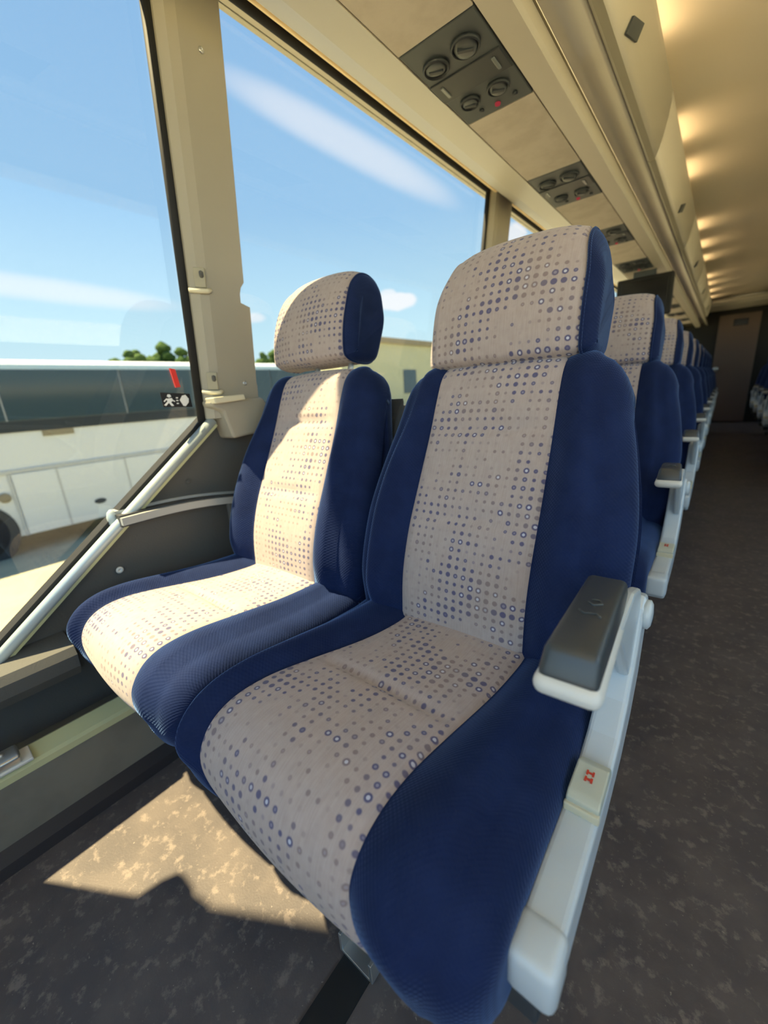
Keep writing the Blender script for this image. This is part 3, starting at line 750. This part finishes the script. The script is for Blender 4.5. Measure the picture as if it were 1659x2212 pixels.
for i in range(NR):
    o = seat if i == 0 else copy_tree(seat)
    o.location = (0, PITCH*i, 0)
    lab = 'large navy double coach seat with dotted taupe panels, nearest, beside raked rail' if i == 0 else 'navy double coach seat with dotted panels, %s left of the aisle' % rowname[i]
    tag(o, lab, 'coach seat', 'double coach seats')
# the row across the aisle (turned about the aisle's middle), from where the picture shows it
for i in range(5, NR):
    o = copy_tree(seat); o.scale = (-1, 1, 1); o.location = (0.285, PITCH*i-.15, 0)
    tag(o, 'navy double coach seat across the aisle at the right edge, %s' % rowname[i], 'coach seat', 'double coach seats')

# ------------------------------------------------------------------ outside: yard, other coach, trees, shed
G = -1.62
struct(link('ground', box(-220, 60, -120, 220, G-.2, G), 'ground_sand'))
co = empty('parked_coach', (-10, 0, G)); tag(co, 'white parked coach with dark glass band outside the windows', 'coach')
Y0c, Y1c = -3.2, 9.4
def cb(name, x0, x1, y0, y1, z0, z1, m, par=co, bev=0.0): return link(name, box(x0, x1, y0, y1, z0-G, z1-G, bev), m, par)
body = link('body', prism([(-2.5, -1.27-G), (-.02, -1.27-G), (-.02, 1.70-G), (-.12, 1.80-G), (-.25, 1.90-G), (-.5, 1.96-G), (-2.02, 1.96-G), (-2.4, 1.86-G), (-2.5, 1.7-G)], 'y', Y0c, Y1c, .02), 'coach_white', co)
cb('roof_band', -.10, .0, Y0c+.1, Y1c-.05, 1.735, 1.83, 'coach_sky', co, .012)
cb('belt_band', -.03, .006, Y0c+.1, Y1c-.05, .64, .84, 'coach_dark')
gy = [Y0c+.1, 0.1, 1.55, 3.55, 5.5, 7.4, Y1c-.05]
for a, b in zip(gy[:-1], gy[1:]): cb('side_pane', -.03, .012, a+.012, b-.012, .845, 1.735, 'coach_glass', co, .01)
cb('waist_line', -.03, .008, Y0c, Y1c, -.085, -.02, 'coach_line')
for a, b in ((1.36, 2.02), (2.06, 3.24), (3.28, 4.5), (4.54, 5.8), (5.84, 7.0)):
    d = cb('luggage_flap', -.03, .012, a, b, -1.26, -.10, 'coach_white', co, .006)
for a in (2.04, 3.26, 4.52, 5.82): cb('flap_gap', -.03, .0125, a-.022, a+.022, -1.26, -.09, 'coach_line')
link('flap_handle', moved(lathe([(.11, 0), (.11, .01), (.07, .014), (.02, .010)], 20), Matrix.Translation((.012, 2.62, -.90-G)) @ Matrix.Rotation(math.pi/2, 4, 'Y') @ Matrix.Scale(.5, 4, (1, 0, 0))), 'coach_dark', co, True)
cb('vent_grille', -.03, .010, -.6, 1.05, .50, .635, 'shed_roof'); cb('vent_grille', -.03, .010, 2.0, 2.5, .53, .64, 'shed_roof')
link('tank_cap', moved(lathe([(.09, 0), (.09, .014), (.06, .02)], 20), Matrix.Translation((.0, 1.18, -.50-G)) @ Matrix.Rotation(math.pi/2, 4, 'Y')), 'shed_roof', co, True)
for yw in (0.62, 7.7):
    ar = link('wheel_arch', moved(lathe([(.62, -.02), (.62, .012), (.55, .014)], 40), Matrix.Translation((0, yw, -1.12-G)) @ Matrix.Rotation(math.pi/2, 4, 'Y')), 'coach_dark', co)
    wh = link('wheel', moved(lathe([(.30, -.2), (.50, -.2), (.50, .0), (.46, .02), (.30, .025), (.28, -.04), (.08, -.04), (.06, .02)], 36), Matrix.Translation((0, yw, -1.10-G)) @ Matrix.Rotation(math.pi/2, 4, 'Y')), 'tyre', co, True)
    link('wheel_hub', moved(lathe([(.27, -.03), (.25, -.01), (.10, .0), (.07, .04)], 24), Matrix.Translation((.005, yw, -1.10-G)) @ Matrix.Rotation(math.pi/2, 4, 'Y')), 'steel', wh, True)
# white skirt below the arch line and door leaf behind the wheel
cb('skirt_panel', -.04, .006, 1.30, 1.34, -1.27, -.10, 'coach_line')

def tree(px, y, z1, wid, label):
    r = empty('tree', (px, y, G)); tag(r, label, 'tree', 'trees behind the parked coach')
    H_ = z1-G
    link('trunk', tube([(0, 0, 0), (.1, .05, H_*.35), (0, .1, H_*.7)], .3, 10), 'bark', r, True)
    bm = bmesh.new()
    rs = random.Random(int(y*10))
    for k in range(22):
        t = rs.random(); a = rs.uniform(0, 6.28); rr = wid*(1-.75*t)*rs.uniform(.2, .9)
        c = V((rr*math.cos(a), rr*math.sin(a), H_*(.5+.42*t))); s = wid*rs.uniform(.28, .5)*(1.1-.55*t)
        g = bmesh.ops.create_icosphere(bm, subdivisions=3, radius=1.0)
        for v in g['verts']:
            q = v.co.copy(); d = 1+.30*noise.noise(q*2.2+V((k, y, 0)))+.18*noise.noise(q*5+V((y, k, 3)))
            v.co = c+V((q.x*s*d, q.y*s*d, q.z*s*d*.85))
    top = max(v.co.z for v in bm.verts)
    for v in bm.verts: v.co.z *= H_/top if v.co.z > 0 else 1
    link('crown', fin(bm), 'leaf', r, True)
TR = [(-70, 24.6, 8.7, 2.6, 'low'), (-60, 23.6, 8.7, 2.3, 'small round'), (-71, 32.3, 11.4, 4.0, 'tallest, domed'), (-60, 30.2, 9.2, 2.4, 'broad'), (-72, 40.0, 10.0, 2.9, 'low'),
      (-60, 37.0, 8.9, 2.3, 'slim'), (-72, 48.2, 10.4, 2.9, 'small'), (-60, 43.2, 9.0, 2.2, 'narrow'), (-73, 56.0, 11.3, 3.0, 'slightly taller'), (-60, 50.0, 9.0, 2.8, 'wide'), (-62, 16.5, 7.3, 2.5, 'lowest')]
pos = ['second from the left', 'third from the left', 'fourth from the left', 'fifth from the left', 'sixth from the left', 'right of the near window post', 'second right of the window post', 'third right of the window post', 'fourth right of the window post', 'behind the window headrest', 'leftmost']
for (x, y, z, wd, a), p in zip(TR, pos): tree(x, y, z, wd, '%s green tree behind the coach roof, %s' % (a, p))
sh = empty('shed', (-30, 44, G)); tag(sh, 'long olive grey shed with brown flat roof seen between the headrests', 'building')
link('wall', box(-6, 0, -13, 20, 0, 8.0), 'shed_wall', sh)
link('roof', box(-6.3, .4, -13.4, 20.4, 7.95, 8.55, .05), 'shed_roof', sh)
link('window', box(-.1, .06, -2.6, .2, 2.4, 5.2, .1), 'coach_glass', sh)
